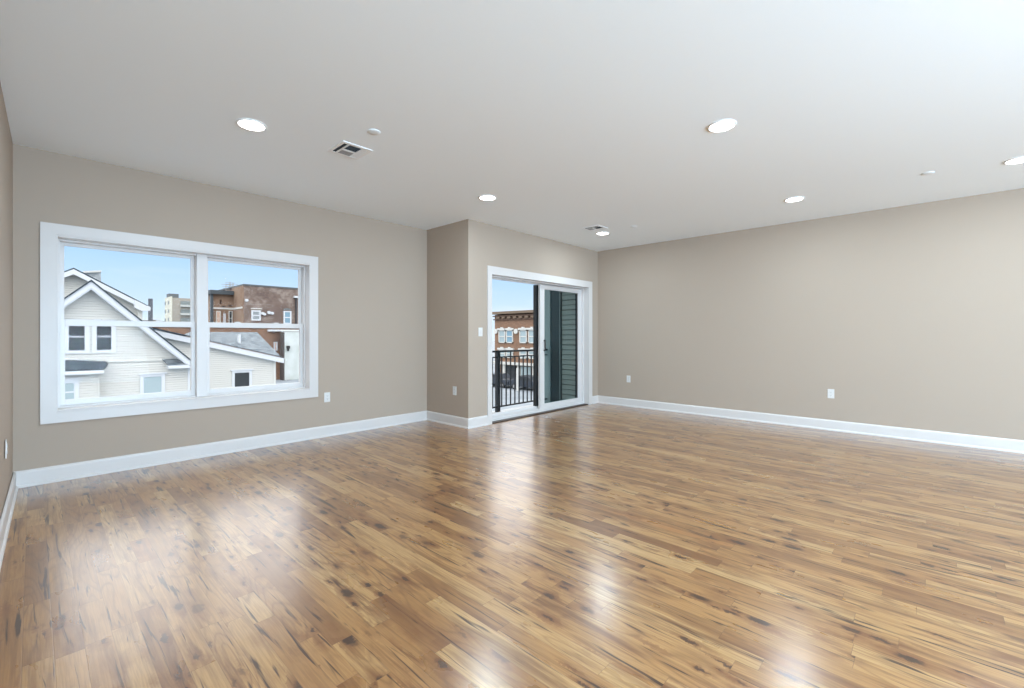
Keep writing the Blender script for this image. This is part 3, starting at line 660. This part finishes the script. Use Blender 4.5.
# dark flue between house and tower
p_ = px(150.5, 298.6, 1, 40)
st = G().box(p_.x-.115, 39.9, GZ, p_.x+.115, 40.13, p_.z).build('chimney_stack', mat('stack_grey', S(92, 96, 104), .7), None, .01)
tag(st, 'tall thin dark grey stack rising beside the cream house roof', 'chimney')
# low horizon mass of roofs under the tower
hz = G(); 
for i, (x0, x1, y0) in enumerate(((144, 152, 320.2), (152, 160, 319.8), (160, 166, 321))):
    a = px(x0, y0, 1, 130); b = px(x1, y0, 1, 130); hz.box(a.x, 130, GZ, b.x, 138, a.z)
tag(hz.build('distant_rooftops', mat('rooftop_grey', S(120, 116, 112), .9)), 'low grey rooftops on the horizon below the tower', 'rooftops', None, 'stuff')

# ------------------------------------------------------------------ brick row house across the street (seen through the door), face on the plane x = XRH
XRH = 38.2
def pr_(x, y, off=0): return px(x, y, 0, XRH-off)
rh = empty('brick_row_house', (XRH+4, 30, GZ), 'red brick row building with corbelled cornice and white framed windows across the street', 'building')
zt = pr_(515, 311.5).z; yl = pr_(494.8, 330).y; yr = 14.0
G().box(XRH, yr, GZ, XRH+10, yl, zt-.3).build('wall', M_brR, rh)
M_cor = mat('cornice_brown', S(118, 100, 84), .8); M_cor2 = mat('cornice_dark_brown', S(98, 76, 64), .8)  # the second brown is a darker tone for the bands
G().box(XRH-.5, yr, pr_(515, 313.6).z, XRH+10, yl+.3, zt+.05).build('cornice', M_cor, rh)
g = G(); z0, z1 = pr_(515, 318.2).z, pr_(515, 316.4).z; y = yr+.2
while y < yl-.2: g.box(XRH-.35, y, z0, XRH, y+.45, z1); y += .9
g.build('corbels', M_cor, rh)
G().box(XRH-.2, yr, pr_(515, 319.6).z, XRH, yl+.1, pr_(515, 318.6).z).build('brick_band', M_cor2, rh)
G().box(XRH-.3, yr, pr_(515, 316.2).z, XRH, yl+.1, pr_(515, 315.2).z).build('brick_band', M_cor2, rh)
def rwin(y0, y1, za, zb_, gm=M_paleglass, lint=True):
    g = G(); c = .12
    g.box(XRH-.12, y0, za, XRH, y0+c, zb_); g.box(XRH-.12, y1-c, za, XRH, y1, zb_); g.box(XRH-.12, y0, za, XRH, y1, za+c); g.box(XRH-.12, y0, zb_-c, XRH, y1, zb_)
    g.box(XRH-.1, y0, (za+zb_)/2-.06, XRH, y1, (za+zb_)/2+.06)
    if lint: g.box(XRH-.22, y0-.12, zb_, XRH, y1+.12, zb_+.22); g.box(XRH-.2, y0+(y1-y0)*.35, zb_+.22, XRH, y0+(y1-y0)*.65, zb_+.34)
    f = g.build('window', M_creamc, rh); G().box(XRH-.05, y0+c*.6, za+c*.6, XRH-.03, y1-c*.6, zb_-c*.6).build('pane', gm, f)
za, zb_ = pr_(512, 343).z, pr_(512, 330).z; wc = []
for xc in (502.4, 510, 523.6, 532.6): wc.append(pr_(xc, 335).y)
wd = 1.0*.55
step = wc[0]-wc[2]; ys = list(wc)
for k in (1, 2): ys += [wc[2]-step*k, wc[3]-step*k]
for i, y in enumerate(ys):
    if y-wd > yr+.3:
        rwin(y-wd, y+wd, za, zb_, M_blueglass if i % 3 == 1 else M_paleglass)
        rwin(y-wd, y+wd, pr_(512, 358).z, pr_(512, 350).z, M_paleglass)
for xc in (495.8, 516.1):
    p_ = pr_(xc, 331.3, .1); G().cyl((XRH-.2, p_.y, p_.z), (XRH, p_.y, p_.z), .3, n=14).build('round_plaque', M_creamc, rh)
# ground-floor shopfront band
g = G(); z1 = pr_(512, 362).z; z0 = pr_(512, 364.5).z; g.box(XRH-.6, yr, z0, XRH, yl, z1); g.build('shopfront_sign_band', M_creamc, rh)
y = yr+.4; k = 0
while y+2.2 < yl:
    G().box(XRH-.15, y, GZ+.5, XRH, y+1.5, z0-.15).build('shop_window', M_darkglass if k % 2 else M_paleglass, rh)
    G().box(XRH-.3, y+1.6, GZ, XRH, y+1.95, z0).build('pilaster', M_creamc, rh); y += 2.3; k += 1
# parked cars on the street in front
def car(xc, yc, body, label):
    r = empty('parked_car', (xc, yc, GZ), label, 'car', 'cars parked across the street')
    L_, W_ = 4.4, 1.75; gz = GZ
    prof = [(-2.2, .3), (-2.2, .72), (-2.0, .86), (-1.2, .95), (-.6, 1.40), (.9, 1.44), (1.6, 1.0), (2.15, .92), (2.2, .35)]
    G().ext([(xc-W_/2, yc+a_, gz+b_) for a_, b_ in prof], (W_, 0, 0)).build('body', body, r, .05)
    G().ext([(xc-W_/2-.01, yc+a_, gz+b_) for a_, b_ in ((-1.05, .98), (-.58, 1.33), (.85, 1.36), (1.35, 1.02))], (W_+.02, 0, 0)).build('side_glass', M_darkglass, r)
    for sx_ in (-1, 1):
        for yy in (-1.35, 1.4):
            x_ = xc+sx_*(W_/2-.1); wh = G().cyl((x_-.11, yc+yy, gz+.32), (x_+.11, yc+yy, gz+.32), .32, n=18).build('wheel', M_slot, r)
            G().cyl((x_-.12, yc+yy, gz+.32), (x_+.12, yc+yy, gz+.32), .17, n=14).build('hubcap', M_ventgrey, wh)
M_carb = mat('dark_blue_car_paint', S(40, 48, 60), .3, coat=.6); M_cars = mat('silver_car_paint', S(190, 196, 200), .3, coat=.6)
def at_ground(xp, X): return px(xp, 335, 0, X).y
car(34.6, at_ground(529.5, 34.5), M_carb, 'dark blue parked car beside the street seen through the railing near the door stile')
car(34.6, at_ground(498, 34.5), M_carb, 'dark parked car by the brick row building seen just past the railing post')
# pale kerbside bollard post
p_ = px(518, 373, 0, 33.2); o = G().box(p_.x-.12, p_.y-.14, GZ, p_.x+.12, p_.y+.14, px(518, 368, 0, 33.2).z).build('street_post', M_creamc, None, .02)  # a plain slim post
tag(o, 'slim pale post standing at the street seen through the railing', 'post')
struct(G().box(36.2, 5, GZ, XRH, 70, GZ+.15).build('sidewalk', mat('sidewalk_concrete', S(190, 190, 184), .9)))
